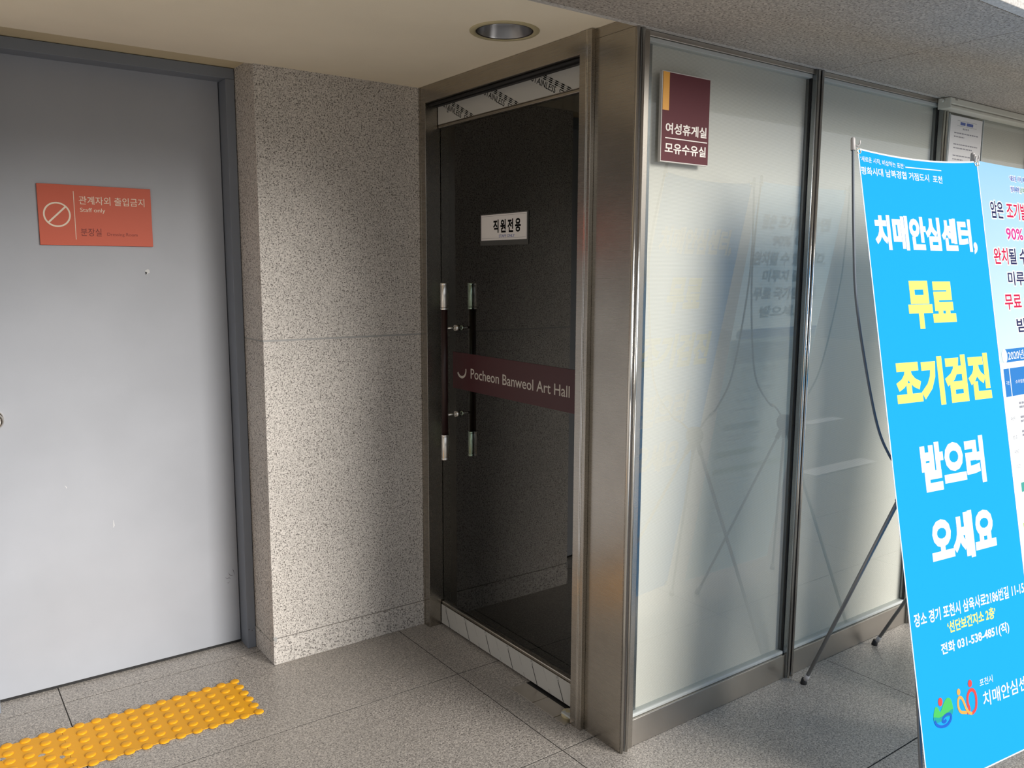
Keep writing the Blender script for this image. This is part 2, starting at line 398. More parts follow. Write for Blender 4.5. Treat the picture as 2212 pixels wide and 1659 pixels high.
# ------------------------------------------------------------------ FLOOR
floor = struct('floor')
b = bmesh.new(); bx(b, -14, 16, -22, 1.80, -.06, -.0012)
obj('floor_bed', b, M['joint'], floor)
XJ = [-0.1419 + 1.3005*k for k in range(-3, 5)]
YJ = [1.4343 - .6505*k for k in range(0, 7)]
YJ = [1.80] + YJ
tile_mesh = {}
for j in range(len(YJ)-1):
    for i in range(len(XJ)-1):
        w, d = XJ[i+1]-XJ[i]-.0038, YJ[j]-YJ[j+1]-.0048
        key = (round(w, 4), round(d, 4))
        if key not in tile_mesh:
            b = bmesh.new(); bx(b, -w/2, w/2, -d/2, d/2, -.02, 0)
            me = bpy.data.meshes.new('floor_tile'); b.to_mesh(me); b.free(); me.materials.append(M['granite_floor']); tile_mesh[key] = me
        o = bpy.data.objects.new('floor_tile', tile_mesh[key]); link(o, floor)
        o.location = ((XJ[i]+XJ[i+1])/2, (YJ[j]+YJ[j+1])/2, random.uniform(-.0003, .0002))
# paving beyond the tiles that can be told apart
b = bmesh.new()
for (x0, x1, y0, y1) in ((-14, XJ[0]-.002, -22, 1.8), (XJ[-1]+.002, 16, -22, 1.8), (XJ[0], XJ[-1], -22, YJ[-1]-.002)):
    bx(b, x0, x1, y0, y1, -.02, -.0005)
obj('far_paving', b, M['granite_floor'], floor)

# ------------------------------------------------------------------ GRANITE PIER between the two doors
wall = struct('wall_back')
box('core', -PW+.03, .06, D+.03, 1.80, 0, HC+.25, M['wall_joint'], wall)
def panel(name, x0, x1, y0, y1, z0, z1, m='granite_wall', bev=.0015, parent=None):
    return box(name, x0, x1, y0, y1, z0, z1, M[m], parent or wall, bev)
panel('granite_panel', -PW, .05, D, D+.029, .1105, 1.3075)
panel('granite_panel', -PW, .05, D, D+.029, 1.3145, HC+.2)
panel('granite_skirting', -PW-.002, .05, D-.002, D+.029, 0, .108)
panel('granite_panel', -PW, -PW+.029, D+.030, DR+.05, .0905, 1.3085)
panel('granite_panel', -PW, -PW+.029, D+.030, DR+.05, 1.3135, HC+.2)
panel('granite_skirting', -PW-.002, -PW+.029, D+.030, DR+.05, 0, .0885)
# mortar joint line pointed flush between the upper and lower panel
box('pointing', -PW+.001, .04, D+.0015, D+.02, 1.3070, 1.3150, M['wall_joint'], wall)
box('pointing', -PW+.001, -PW+.02, D+.02, DR+.04, 1.3085, 1.3135, M['wall_joint'], wall)
# chipped corner at the skirting
b = bmesh.new(); 
vs = [b.verts.new(p) for p in ((-PW-.0035, D-.0035, .118), (-PW+.014, D-.0035, .116), (-PW+.010, D-.0035, .098), (-PW+.002, D-.0035, .101), (-PW-.0035, D+.010, .100), (-PW-.0035, D+.016, .112))]
b.faces.new((vs[0], vs[3], vs[2], vs[1])); b.faces.new((vs[0], vs[5], vs[4], vs[3]))
obj('chip', b, M['wall_joint'], wall)
# wall carrying on to the left of the grey door (just out of the picture)
DL = -1.665
panel('granite_panel', DL-1.9, DL-.035, D, D+.03, 0, 1.3085); panel('granite_panel', DL-1.9, DL-.035, D, D+.03, 1.3135, HC+.2)
box('core', DL-1.9, DL-.04, D+.031, 1.80, 0, HC+.25, M['wall_joint'], wall)
# lintel and niche top above the grey door
box('lintel', DL-.035, -PW, DR+.004, 1.80, 2.352, 2.60, M['plaster_darker'], wall)
left = struct('wall_left')
for k in range(4):
    for z0, z1 in ((0, 1.3085), (1.3135, 2.62)):
        box('granite_panel', -3.58, -3.55, -.03 - .70*k + .62, -.03-.70*k+1.315, z0, z1, M['granite_wall'], left, .0015)
box('core', -3.75, -3.581, -2.2, 1.80, 0, 2.62, M['wall_joint'], left)

# unseen wall added opposite to hide the low sky; mirrored in the glass
far = struct('wall_front_added')
box('core', -14, 16, -13.4, -13.05, 0, 1.6, M['wall_joint'], far)
for k in range(15):
    for z0, z1 in ((0, .79), (.80, 1.6)): box('granite_panel', -14+2*k, -12.01+2*k, -13.04, -13.0, z0, z1, M['granite_soffit'], far)

# ------------------------------------------------------------------ CEILINGS
ceil = struct('ceiling')
b = bmesh.new()
# cream plaster slab with a round hole for the downlight
LX, LY, LR = -.2115, .3805, .0935
hole = [(LX+LR*math.cos(2*PI*k/48), LY+LR*math.sin(2*PI*k/48)) for k in range(48)]
X0, X1, Y0, Y1 = -3.75, .25, .016, D+.004
outer = []
for k in range(48):
    a = 2*PI*k/48; dx, dy = math.cos(a), math.sin(a)
    t = min([(X1-LX)/dx if dx > 1e-9 else 9e9, (X0-LX)/dx if dx < -1e-9 else 9e9, (Y1-LY)/dy if dy > 1e-9 else 9e9, (Y0-LY)/dy if dy < -1e-9 else 9e9])
    outer.append((LX+dx*t, LY+dy*t))
hv = [b.verts.new((x, y, HC)) for x, y in hole]; ov = [b.verts.new((x, y, HC)) for x, y in outer]
for k in range(48): b.faces.new((hv[k], hv[(k+1) % 48], ov[(k+1) % 48], ov[k]))
for cx_, cy_ in ((X0, Y0), (X0, Y1), (X1, Y0), (X1, Y1)):
    ks = sorted(range(48), key=lambda k: abs(math.atan2(cy_-LY, cx_-LX) % (2*PI) - 2*PI*k/48))[:2]
    ks = sorted(ks); 
    if ks == [0, 47]: ks = [47, 0]
    b.faces.new((ov[ks[0]], ov[ks[1]], b.verts.new((cx_, cy_, HC))))
obj('ceiling_board', b, M['plaster'], ceil)
box('ceiling_edge', X0, -PW, D+.0045, D+.010, HC, 2.352, M['plaster'], ceil)
box('slab', X0, 2.2, .016, 1.80, HC+.10, HC+.30, M['plaster_darker'], ceil)
box('niche_ceiling', DL-.035, -PW, D+.011, DR+.004, 2.352, 2.40, M['plaster_darker'], ceil)
sof = struct('soffit')
SX = [-4.2, -2.945, -1.645, -.345, .955, 2.255, 3.555, 4.855]
for i in range(len(SX)-1):
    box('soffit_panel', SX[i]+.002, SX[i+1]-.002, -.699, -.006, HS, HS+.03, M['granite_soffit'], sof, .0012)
box('soffit_edge_strip', -4.2, 4.9, -.005, .015, HS-.0004, HS+.05, M['granite_edge'], sof, .002)
box('soffit_edge_strip', -4.2, 4.9, -.736, -.701, HS, HS+.05, M['granite_edge'], sof, .002)
box('soffit_core', -4.2, 4.9, -.735, .015, HS+.031, HS+.60, M['groove'], sof)

# ------------------------------------------------------------------ RECESSED DOWNLIGHT
lamp = thing('downlight', 'round recessed ceiling downlight with a cream trim ring and unlit metal reflector', 'ceiling light')
obj('trim_ring', lathe(bmesh.new(), [(.1105, 0), (.1105, -.002), (.107, -.0045), (.097, -.005), (.0915, -.003), (.0905, .004)], (LX, LY, HC), seg=56), M['trim_cream'], lamp, True)
obj('gasket', lathe(bmesh.new(), [(.0907, -.0025), (.0875, -.0028), (.0865, .006)], (LX, LY, HC), seg=56), M['groove'], lamp, True)
obj('reflector', lathe(bmesh.new(), [(.0862, -.001), (.0845, .004), (.078, .035), (.066, .075), (.045, .095), (0, .098)], (LX, LY, HC), seg=56), M['reflector'], lamp, True)

# ------------------------------------------------------------------ GREY DOOR
gd = struct('door_1')
LF = 1.568            # leaf front
box('leaf', DL+.033, -.745, LF, LF+.045, .012, 2.345, M['door_paint'], gd, .0015)
def frame_side(x0, x1):
    b = bmesh.new(); bx(b, x0, x1, DR, 1.66, 0, 2.3095, .0015); return b
obj('frame_jamb', frame_side(-.742, -PW-.003), M['frame_paint'], gd)
obj('frame_jamb', frame_side(DL-.007, DL+.030), M['frame_paint'], gd)
box('frame_head', DL-.007, -PW-.003, DR, 1.66, 2.310, 2.350, M['frame_paint'], gd, .0015)
box('door_stop', -.760, -.742, LF+.046, 1.66, 0, 2.336, M['frame_paint'], gd)
box('door_stop', DL+.030, DL+.048, LF+.046, 1.66, 0, 2.336, M['frame_paint'], gd)
box('threshold_gap', DL+.030, -.742, LF+.004, LF+.05, .0005, .0115, M['rubber'], gd)
KX, KZ = -1.582, 1.054
kn = obj('door_knob', lathe(bmesh.new(), [(.033, 0), (.033, .004), (.029, .009), (.013, .012), (.012, .030), (.020, .036), (.0275, .046), (.029, .056), (.0265, .065), (.018, .071), (0, .072)], (KX, LF, KZ), (0, -1, 0), 40), M['knob'], gd, True)
kn['label'] = 'round metal door knob'
dp = Plane((0, LF, 0), (1, 0, 0), (0, 0, 1))
sc = poly(dp, [(-1.049, 1.578), (-1.040, 1.583), (-1.034, 1.580), (-1.033, 1.570), (-1.040, 1.566), (-1.047, 1.560), (-1.043, 1.570), (-1.050, 1.573)], M['scuff'], gd, .0004, 'paint_chip')
stroke(dp, [(-1.2145, .622), (-1.213, .600), (-1.216, .592)], [.001, .004, .001], M['scuff'], gd, .0004, 'paint_chip')
stroke(dp, [(-1.372, .782), (-1.367, .775), (-1.366, .770)], [.001, .003, .001], M['scuff'], gd, .0004, 'paint_chip')
for pth in ([(-.800, .300), (-.792, .292), (-.784, .295), (-.776, .288)], [(-.786, .318), (-.781, .307), (-.775, .302), (-.766, .300)], [(-.795, .275), (-.787, .272), (-.782, .278)], [(-.770, .33), (-.764, .322), (-.761, .300)]):
    stroke(dp, pth, [.0004] + [.0022]*(len(pth)-2) + [.0004], M['dark_scuff'], gd, .0004, 'scuff_mark')
for (x, z, r) in ((-.735, .082, .004), (-.722, .076, .003), (-.714, .083, .002)):
    poly(Plane((0, DR, 0), (1, 0, 0), (0, 0, 1)), [(x+r*math.cos(a), z+r*.7*math.sin(a)) for a in (0, .9, 2.0, 3.0, 4.1, 5.2)], M['dark_scuff'], gd, .0006, 'paint_chip')

# red staff-only sign on the grey door
rs = thing('door_sign', 'orange-red rectangular staff only sign with cream lettering on the grey door', 'sign')
box('sign_board', -1.3965, -1.0175, LF-.008, LF-.0003, 1.6675, 1.8825, M['red_sign'], rs, .0008)
rp_ = Plane((0, LF-.008, 0), (1, 0, 0), (0, 0, 1))
ring = [(-1.3375+.0415*math.cos(2*PI*k/40), 1.7757+.0415*math.sin(2*PI*k/40)) for k in range(40)]
stroke(rp_, ring, .0055, M['cream_ink'], rs, .0004, 'ring_symbol', True)
stroke(rp_, [(-1.3375-.0285, 1.7757-.0285), (-1.3375+.0285, 1.7757+.0285)], .006, M['cream_ink'], rs, .0005, 'ring_symbol')
rect(rp_, -1.2815, -1.2795, 1.689, 1.861, M['cream_ink'], rs, .0004, 'line')
text(rp_, '관계자외 출입금지', -1.264, -1.041, 1.815, 1.845, M['cream_ink'], rs, off=.003)
text(rp_, 'Staff only', -1.262, -1.178, 1.784, 1.803, M['cream_ink'], rs, off=.003)
text(rp_, '분장실', -1.264, -1.195, 1.702, 1.730, M['dark_red_ink'], rs)
text(rp_, 'Dressing Room', -1.176, -1.071, 1.701, 1.716, M['faint_ink'], rs)

# ------------------------------------------------------------------ GLASS DOOR AND ITS STAINLESS FRAME
gl = struct('door_2')
XF, XP = -.012, .048     # frame face, door face
DY0, DY1 = .262, 1.2235
# left jamb, right jamb, header
box('frame_jamb', XF, .10, 1.2235, D-.0015, 0, HC-.001, M['steel'], gl, .0015)
box('jamb_flange', -.0135, -.0115, D-.014, D-.001, 0, HC-.001, M['steel'], gl)
box('frame_jamb', -.017, .10, .1875, .244, 0, HC-.001, M['steel'], gl, .0015)
box('frame_header', XF, .10, .2445, 1.2230, 2.263, HC-.001, M['steel'], gl, .0012)
for y in (.203, .209): box('jamb_line', -.0185, -.0165, y, y+.0025, .002, HC-.002, M['steel_bright'], gl)
tubeo('header_seal', [(.012, .2450, 2.2575), (.012, 1.2225, 2.2575)], .006, M['rubber'], gl, 10)
box('closer_cover', .030, .052, .2455, 1.2225, 2.252, 2.2625, M['rubber'], gl)
# door leaf: rails, pane
tr_ = box('top_rail', XP, XP+.036, .250, DY1-.004, 2.180, 2.262, M['steel'], gl, .001)
box('rail_bead', XP-.001, XP+.030, .250, DY1-.004, 2.167, 2.1795, M['steel'], gl, .003)
br_ = box('bottom_rail', XP, XP+.036, .250, DY1-.004, .008, .098, M['steel'], gl, .001)
box('rail_bead', XP+.001, XP+.030, .250, DY1-.004, .0985, .113, M['steel'], gl, .004)
box('glass_pane', XP+.012, XP+.022, .250, DY1-.004, .108, 2.172, M['door_glass'], gl)
fp = Plane((XP, 0, 0), (0, -1, 0), (0, 0, 1))    # reader looks along +x; u = -y
f1 = rect(fp, -(DY1-.004), -.250, 2.182, 2.261, M['film'], tr_, .0006, 'protective_film'); f1['label'] = 'white protective film with black printing'
f2 = rect(fp, -(DY1-.004), -.250, .010, .0975, M['film'], br_, .0006, 'protective_film'); f2['label'] = 'white protective film with thin black strokes'
# stainless film lettering, slanting down to the right
cl = [((0, 0, 2.182), (0, 0, -1)), ((0, 0, 2.2605), (0, 0, 1)), ((0, .2515, 0), (0, -1, 0)), ((0, DY1-.006, 0), (0, 1, 0))]
SL = math.radians(-25.5); cs, sn = math.cos(SL), math.sin(SL)
for k, y0 in enumerate((1.186, .889-.0, .590, .292)):
    su, sv = -y0, 2.270        # start of the word on the film
    L0 = .148
    def at_(d, w): return (su + d*cs - w*sn, sv + d*sn + w*cs)
    for d, s, ln in ((-.095, 'STEEL.', .085), (0.018, 'STAINLESS', L0), (L0+.038, 'STEEL.', .085), (L0+.145, 'STAINLESS', L0)):
        u, v = at_(d, -.016)
        text(fp, s, u, u+ln, v, v+.0215, M['ink'], tr_, h=.0012, off=.006, rot=SL, clip=cl, name='film_lettering')
    for w in (.0105, .0165, .0225):
        a, c = at_(-.15, w), at_(.42, w)
        for q0, q1, th in [(-.15, .42, .0009)] + [(-.131+.0355*1.0*j*1.0, -.131+.0355*j+.0175, .0038) for j in range(14)]:
            q = [at_(q0, w-th/2), at_(q1, w-th/2), at_(q1, w+th/2), at_(q0, w+th/2)]
            if max(p[1] for p in q) < 2.182 or min(p[1] for p in q) > 2.2605: continue
            poly(fp, q, M['ink'], tr_, .0011 + (.0001 if th > .002 else 0), 'film_bar', cl)
for k in range(6):
    y = 1.181 - .1583*k
    stroke(fp, [(-y, .078), (-(y-.033), .0105)], .0032, M['ink'], br_, .0011, 'film_bar')
    text(fp, 'ST', -y-.012, -y-.012+.022, .094, .094+.011, M['grey_ink'], br_, h=.0011, rot=math.radians(-66), name='film_lettering', clip=[((0, 0, .0972), (0, 0, 1))])
    yt = 1.114 - .1583*k
    if yt > .28:
        stroke(fp, [(-yt, .0965), (-(yt-.026), .050)], .0009, M['grey_ink'], br_, .0011, 'film_bar')
        stroke(fp, [(-(yt-.036), .026), (-(yt-.044), .0115)], .0020, M['film'] if False else M['grey_ink'], br_, .0011, 'film_bar')
# lock screw on the top rail
sk = obj('lock_screw', lathe(bmesh.new(), [(.0075, 0), (.0075, .0022), (.004, .003), (.0038, .0012), (0, .001)], (XP-.0012, 1.138, 2.226), (-1, 0, 0), 20), M['tube'], tr_, True)
# maroon band on the inside of the pane, with lettering
box('vinyl_band', XP+.0095, XP+.0115, .2502, 1.1285, 1.089, 1.2435, M['band'], gl)
bp_ = Plane((XP+.0095, 0, 0), (0, -1, 0), (0, 0, 1))
text(bp_, 'Pocheon Banweol Art Hall', -.991, -.358, 1.1425, 1.184, M['silver_ink'], gl, off=.004)
arc = []
for k in range(15):
    a = math.radians(205 + k*(168/14)); arc.append((-1.0595+.033*math.cos(a), 1.172+.031*math.sin(a)))
stroke(bp_, arc, [.010]*8 + [.0095, .009, .0085, .008, .0075, .007, .006], M['silver_ink'], gl, .0005, 'crescent_emblem')
# pull handles
for nm, hx, kx in (('pull_handle', -.0100, -1), ('pull_handle', .1230, 1)):
    hy = 1.0855; h_ = tubeo(nm, [(hx, hy, .898), (hx, hy, 1.432)], .0135, M['wood'], gl, 20)
    h_['label'] = 'dark wooden pull bar' + (' in front of the glass' if kx < 0 else ' behind the glass')
    for z0, z1 in ((.796, .898), (1.432, 1.532)):
        obj('handle_cap', lathe(bmesh.new(), [(0, z0), (.0150, z0), (.0158, z0+.001), (.0158, z1-.001), (.0150, z1), (0, z1)], (hx, hy, 0), seg=24), M['chrome'], h_, True)
    for z in (.896, 1.4265) + (.7975, 1.5265):
        obj('cap_ring', lathe(bmesh.new(), [(.0155, z-.0045), (.0164, z-.004), (.0164, z+.004), (.0155, z+.0045)], (hx, hy, 0), seg=24), M['chrome_ring'], h_, True)
    for z in (.983, 1.346):
        e = XP+.011 if kx < 0 else XP+.023
        tubeo('standoff', [(hx - kx*.010, hy, z), (e, hy, z)], .0050, M['chrome'], h_, 12)
        a, b2 = (e-.018, e) if kx < 0 else (e, e+.012)
        tubeo('standoff_disc', [(a, hy, z), (b2, hy, z)], .0125 if kx < 0 else .010, M['chrome'], h_, 20)
# pivot at the foot of the door
box('pivot_arm', -.012, .046, .2465, .300, .0125, .020, M['bead'], gl, .003)
obj('pivot_cap', lathe(bmesh.new(), [(.024, .0005), (.026, .004), (.026, .012), (.022, .019), (0, .021)], (.012, .286, 0), seg=28), M['trim_cream'], gl, True)
# floor closer cover plates
fc = thing('floor_closer', 'stainless floor closer plate set in the floor under the glass door', 'door closer')
box('cover_plate', -.039, .033, .4335, .567, .0005, .0030, M['steel_x'], fc, .0008)
box('cover_plate', -.039, .033, .3070, .4305, .0005, .0034, M['steel_x'], fc, .0008)
box('cover_plate', -.039, .010, .2460, .3040, .0005, .0028, M['steel_x'], fc, .0008)
box('closer_well', .0335, .090, .250, .5665, .0004, .0022, M['rubber'], fc)
# dark room behind the glass door
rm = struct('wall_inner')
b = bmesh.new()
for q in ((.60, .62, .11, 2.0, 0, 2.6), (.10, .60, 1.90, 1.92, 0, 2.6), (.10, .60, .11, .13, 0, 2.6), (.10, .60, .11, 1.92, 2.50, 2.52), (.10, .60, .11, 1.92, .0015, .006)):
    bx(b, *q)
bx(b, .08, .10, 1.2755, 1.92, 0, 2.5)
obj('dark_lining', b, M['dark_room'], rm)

# staff-only paper on the glass door
st = thing('paper_sign', 'small white staff only paper in a clear sleeve on the dark glass door', 'sign')
sp_ = Plane((XP+.0118, 0, 0), (0, -1, 0), (0, 0, 1))
box('plastic_sleeve', XP+.0095, XP+.0110, .605, .9195, 1.680, 1.8005, M['sleeve_fog'], st)
box('paper', XP+.0085, XP+.0095, .614, .9115, 1.699, 1.7965, M['paper'], st)
sp_ = Plane((XP+.0085, 0, 0), (0, -1, 0), (0, 0, 1))
stroke(sp_, [(-.907, 1.7065), (-.619, 1.7065), (-.619, 1.7910), (-.907, 1.7910)], .0010, M['n_grey'], st, .0003, 'border', True)
for i, ch in enumerate('직원전용'):
    u = -.8285 + i*.0475
    text(sp_, ch, u, u+.036, 1.7265, 1.7765, M['ink'], st, off=.035)
text(sp_, 'STAFF ONLY', -.790, -.688, 1.7085, 1.7195, M['n_blue'], st, off=.01)

# ------------------------------------------------------------------ GLASS PARTITION (window_1) and corner post
cp_ = struct('trim_1')
box('post_panel', 0, .06, .0105, .1870, 0, HS-.0005, M['steel'], cp_, .0012)
box('post_lip', .0605, .10, .04, .18, 0, HS-.001, M['steel_dark_refl'], cp_)
box('post_upper', .0, .06, .016, .187, HS, HC-.001, M['steel'], cp_)
def bull(name, xc, y, r, parent, m='steel_bright'):
    return tubeo(name, [(xc, y, .001), (xc, y, HS-.0008)], r, M[m], parent, 20)
bull('corner_bead', .0063, .0063, .0062, cp_)
box('bead_back', .0005, .013, .0064, .0103, .001, HS-.001, M['steel'], cp_)
bull('corner_bead', .0275, .0063, .0062, cp_)
box('gasket_groove', .0127, .0212, .0080, .035, .010, HS-.001, M['groove'], cp_)
box('post_side', .0212, .0337, .0064, .050, .001, HS-.001, M['bead'], cp_)
win = struct('window_1')
MU = [.912, 1.7985, 2.685, 3.5715]
edges = [.0340] + MU + [4.40]
for i, x in enumerate(MU):
    mu = obj('mullion', bx(bmesh.new(), x-.0255, x-.0145, .0060, .070, .001, HS-.001), M['steel_dark_refl'], win)
    tubeo('mullion_bead', [(x-.0110, .0063, .001), (x-.0110, .0063, HS-.001)], .0062, M['steel_bright'], mu, 20)
    tubeo('mullion_bead', [(x+.0105, .0063, .001), (x+.0105, .0063, HS-.001)], .0062, M['steel_bright'], mu, 20)
    box('mullion_gasket', x-.0050, x+.0048, .0080, .060, .010, HS-.0012, M['groove'], mu)
    box('mullion_side', x-.0145, x-.0050, .0064, .065, .001, HS-.001, M['steel'], mu)
    box('mullion_side', x+.0048, x+.0170, .0064, .065, .001, HS-.001, M['steel'], mu)
for i in range(len(edges)-1):
    a = edges[i] + (.0005 if i == 0 else .0175); c = edges[i+1] - .0260
    box('base_rail', a, c, .0130, .070, .001, .0950, M['steel_x'], win, .001)
    box('glazing_bead', a, c, .0215, .060, .0955, .1090, M['bead'], win, .004)
    box('head_rail', a, c, .0140, .070, 2.2835, HS-.001, M['steel_x'], win, .0008)
    box('glazing_bead', a, c, .0215, .060, 2.2700, 2.2830, M['bead'], win, .0015)
    box('edge_gasket', c-.0035, c-.0002, .024, .034, .110, 2.2695, M['rubber'], win)
    box('glass_pane', a, c-.004, .0270, .0350, .104, 2.2750, M['pane_glass'], win)
    sh = box('roller_shade', a, c, .0480, .0495, .100, 2.2800, M['shade'], win); sh['label'] = 'pale ribbed fabric shade behind the glass'
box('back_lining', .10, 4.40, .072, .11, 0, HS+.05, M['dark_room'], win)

# maroon room sign
ms = thing('room_sign', 'tall maroon room sign with an amber corner stripe and white lettering on the glass', 'sign')
box('backing', .1205, .3385, .0150, .0266, 1.9215, 2.1925, M['white_edge'], ms, .0006)
box('sign_face', .1235, .3370, .0140, .0149, 1.9245, 2.1895, M['maroon'], ms)
mp_ = Plane((0, .0140, 0), (1, 0, 0), (0, 0, 1))
rect(mp_, .1235, .1515, 2.0765, 2.1897, M['amber'], ms, .0004, 'amber_stripe')
text(mp_, '여성휴게실', .1395, .3270, 2.0075, 2.0410, M['sign_white'], ms, off=.022)
rect(mp_, .1385, .3305, 1.9925, 1.9955, M['sign_white'], ms, .0004, 'line')
text(mp_, '모유수유실', .1380, .3260, 1.9480, 1.9805, M['sign_white'], ms, off=.022)
# small triangle of tape on the glass beside the post
poly(Plane((0, .0268, 0), (1, 0, 0), (0, 0, 1)), [(.040, 2.107), (.066, 2.107), (.040, 2.078)], M['bead'], win, .0002, 'clear_tape')

# notice on the third bay
no = thing('paper_notice', 'white printed paper notice in a clear holder on the glass behind the banners', 'notice')
NX = 1.8720
box('plastic_holder', NX-.012, NX+.290, .0225, .0262, 1.83, 2.2560, M['sleeve'], no)
box('paper', NX, NX+.279, .0212, .0222, 1.835, 2.2510, M['paper'], no)
box('holder_lip', NX-.013, NX-.007, .0195, .0262, 1.83, 2.2560, M['bead'], no); box('holder_lip', NX+.286, NX+.292, .0195, .0262, 1.83, 2.2560, M['bead'], no)
np_ = Plane((0, .0212, 0), (1, 0, 0), (0, 0, 1))
stroke(np_, [(NX+.058, 2.2115), (NX+.228, 2.2115), (NX+.228, 2.2330), (NX+.058, 2.2330)], .0012, M['n_grey'], no, .0003, 'title_box', True)
rect(np_, NX+.084, NX+.128, 2.2160, 2.2285, M['n_blue'], no, .0003, 'title_print'); rect(np_, NX+.138, NX+.196, 2.2160, 2.2285, M['n_blue'], no, .0003, 'title_print')
for k in range(4): rect(np_, NX+.108+.014*k, NX+.1165+.014*k, 2.1975, 2.2045, M['n_grey'], no, .0003, 'print_mark')
z = 2.181
for para in range(6):
    for ln in (1.0, .78 if para % 2 else .42):
        u = NX+.036; end = NX+.036+.210*ln
        while u < end:
            w = random.uniform(.010, .026); rect(np_, u, min(u+w, end), z-.0028, z+.0022, M['n_grey'], no, .0003, 'print_mark'); u += w+.004
        z -= .0155
    z -= .0165

# white blind cassette under the soffit
bc = thing('blind_cassette', 'long cream-white roller blind cassette mounted under the granite soffit', 'roller blind')
BX0 = 1.7400
box('housing', BX0+.006, 4.2, -.0400, .0115, HS-.0270, HS-.0012, M['cassette'], bc, .003)
box('lower_lip', BX0+.006, 4.2, -.0365, .0115, HS-.0435, HS-.0305, M['cassette'], bc, .003)
box('slot', BX0+.006, 4.2, -.0330, .0100, HS-.0310, HS-.0265, M['slot'], bc)
ec = box('end_cap', BX0-.001, BX0+.007, -.0420, .0125, HS-.0450, HS-.0010, M['cassette'], bc, .003)
tubeo('end_spindle', [(BX0-.020, -.010, HS-.013), (BX0-.001, -.010, HS-.013)], .0075, M['cassette'], ec, 16)
box('clip', BX0+.040, BX0+.056, -.0412, -.0380, HS-.0105, HS-.0014, M['slot'], bc)

# ------------------------------------------------------------------ TACTILE PADS
DX, PY0 = .0544, .9555
def pad(x_right, ncol, label, miss):
    t = thing('tactile_pad', label, 'tactile paving', 'yellow tactile pads before the grey door')
    x_left = x_right - DX*ncol
    box('pad_sheet', x_left, x_right, PY0-.003, PY0+.0546*5+.003, .0004, .0028, M['tactile'], t, .0008)
    for i in range(ncol):
        for j in range(6):
            o = bpy.data.objects.new('dome', DOME); link(o, t); o.location = (x_right - DX*i - (.002 if i == 0 else 0), PY0 + .0546*j, .0012)
    for (x, y, r) in miss:
        n = 9; ph = random.random()*6
        poly(Plane((0, 0, .0028), (1, 0, 0), (0, 1, 0)), [(x + r*random.uniform(.6, 1.2)*math.cos(2*PI*k/n+ph), y + r*random.uniform(.6, 1.2)*math.sin(2*PI*k/n+ph)) for k in range(n)], M['granite_floor'], t, .0003, 'worn_spot')
    return t
db = lathe(bmesh.new(), [(.0172, 0), (.0172, .0020), (.0160, .0036), (.0130, .0052), (.0118, .0056), (0, .0058)], (0, 0, 0), seg=22)
bmesh.ops.recalc_face_normals(db, faces=db.faces)
DOME = bpy.data.meshes.new('dome'); db.to_mesh(DOME); db.free(); DOME.materials.append(M['tactile'])
for p in DOME.polygons: p.use_smooth = True
pad(-.8790, 11, 'yellow plastic tactile pad with round domes, right of the seam, beside the granite pier', [])
pad(-.8790-DX*11-.0008, 11, 'yellow plastic tactile pad with worn grey spots at the left edge of the picture', [(-1.552, 1.099, .010), (-1.500, 1.051, .011), (-1.660, 1.148, .011), (-1.612, 1.020, .007)])

# ------------------------------------------------------------------ BANNER STANDS AND BANNERS
def banner_frame(O, yaw, tilt):
    a = Vector((math.cos(yaw), math.sin(yaw), 0)); n = Vector((-math.sin(yaw), math.cos(yaw), 0))
    dn = Vector((0, 0, -1))*math.cos(tilt) - n*math.sin(tilt)
    return Plane(O, a, -dn)        # v is negative going down
def sheet(pl, u0, u1, vt, vb, m, parent, h=0.0, sag=.016, name='sheet', nu=14):
    bm = bmesh.new(); rows = []
    N = 10
    for j in range(N+1):
        row = []
        for i in range(nu+1):
            s = i/nu; t = j/N
            top = vt - sag*4*s*(1-s)
            v = top + (vb-top)*t
            row.append(bm.verts.new(pl.p(u0+(u1-u0)*s, v, h)))
        rows.append(row)
    for j in range(N):
        for i in range(nu): bm.faces.new((rows[j+1][i], rows[j+1][i+1], rows[j][i+1], rows[j][i]))
    me = bpy.data.meshes.new(name); bm.to_mesh(me); bm.free(); me.materials.append(m)
    for p in me.polygons: p.use_smooth = True
    return link(bpy.data.objects.new(name, me), parent)
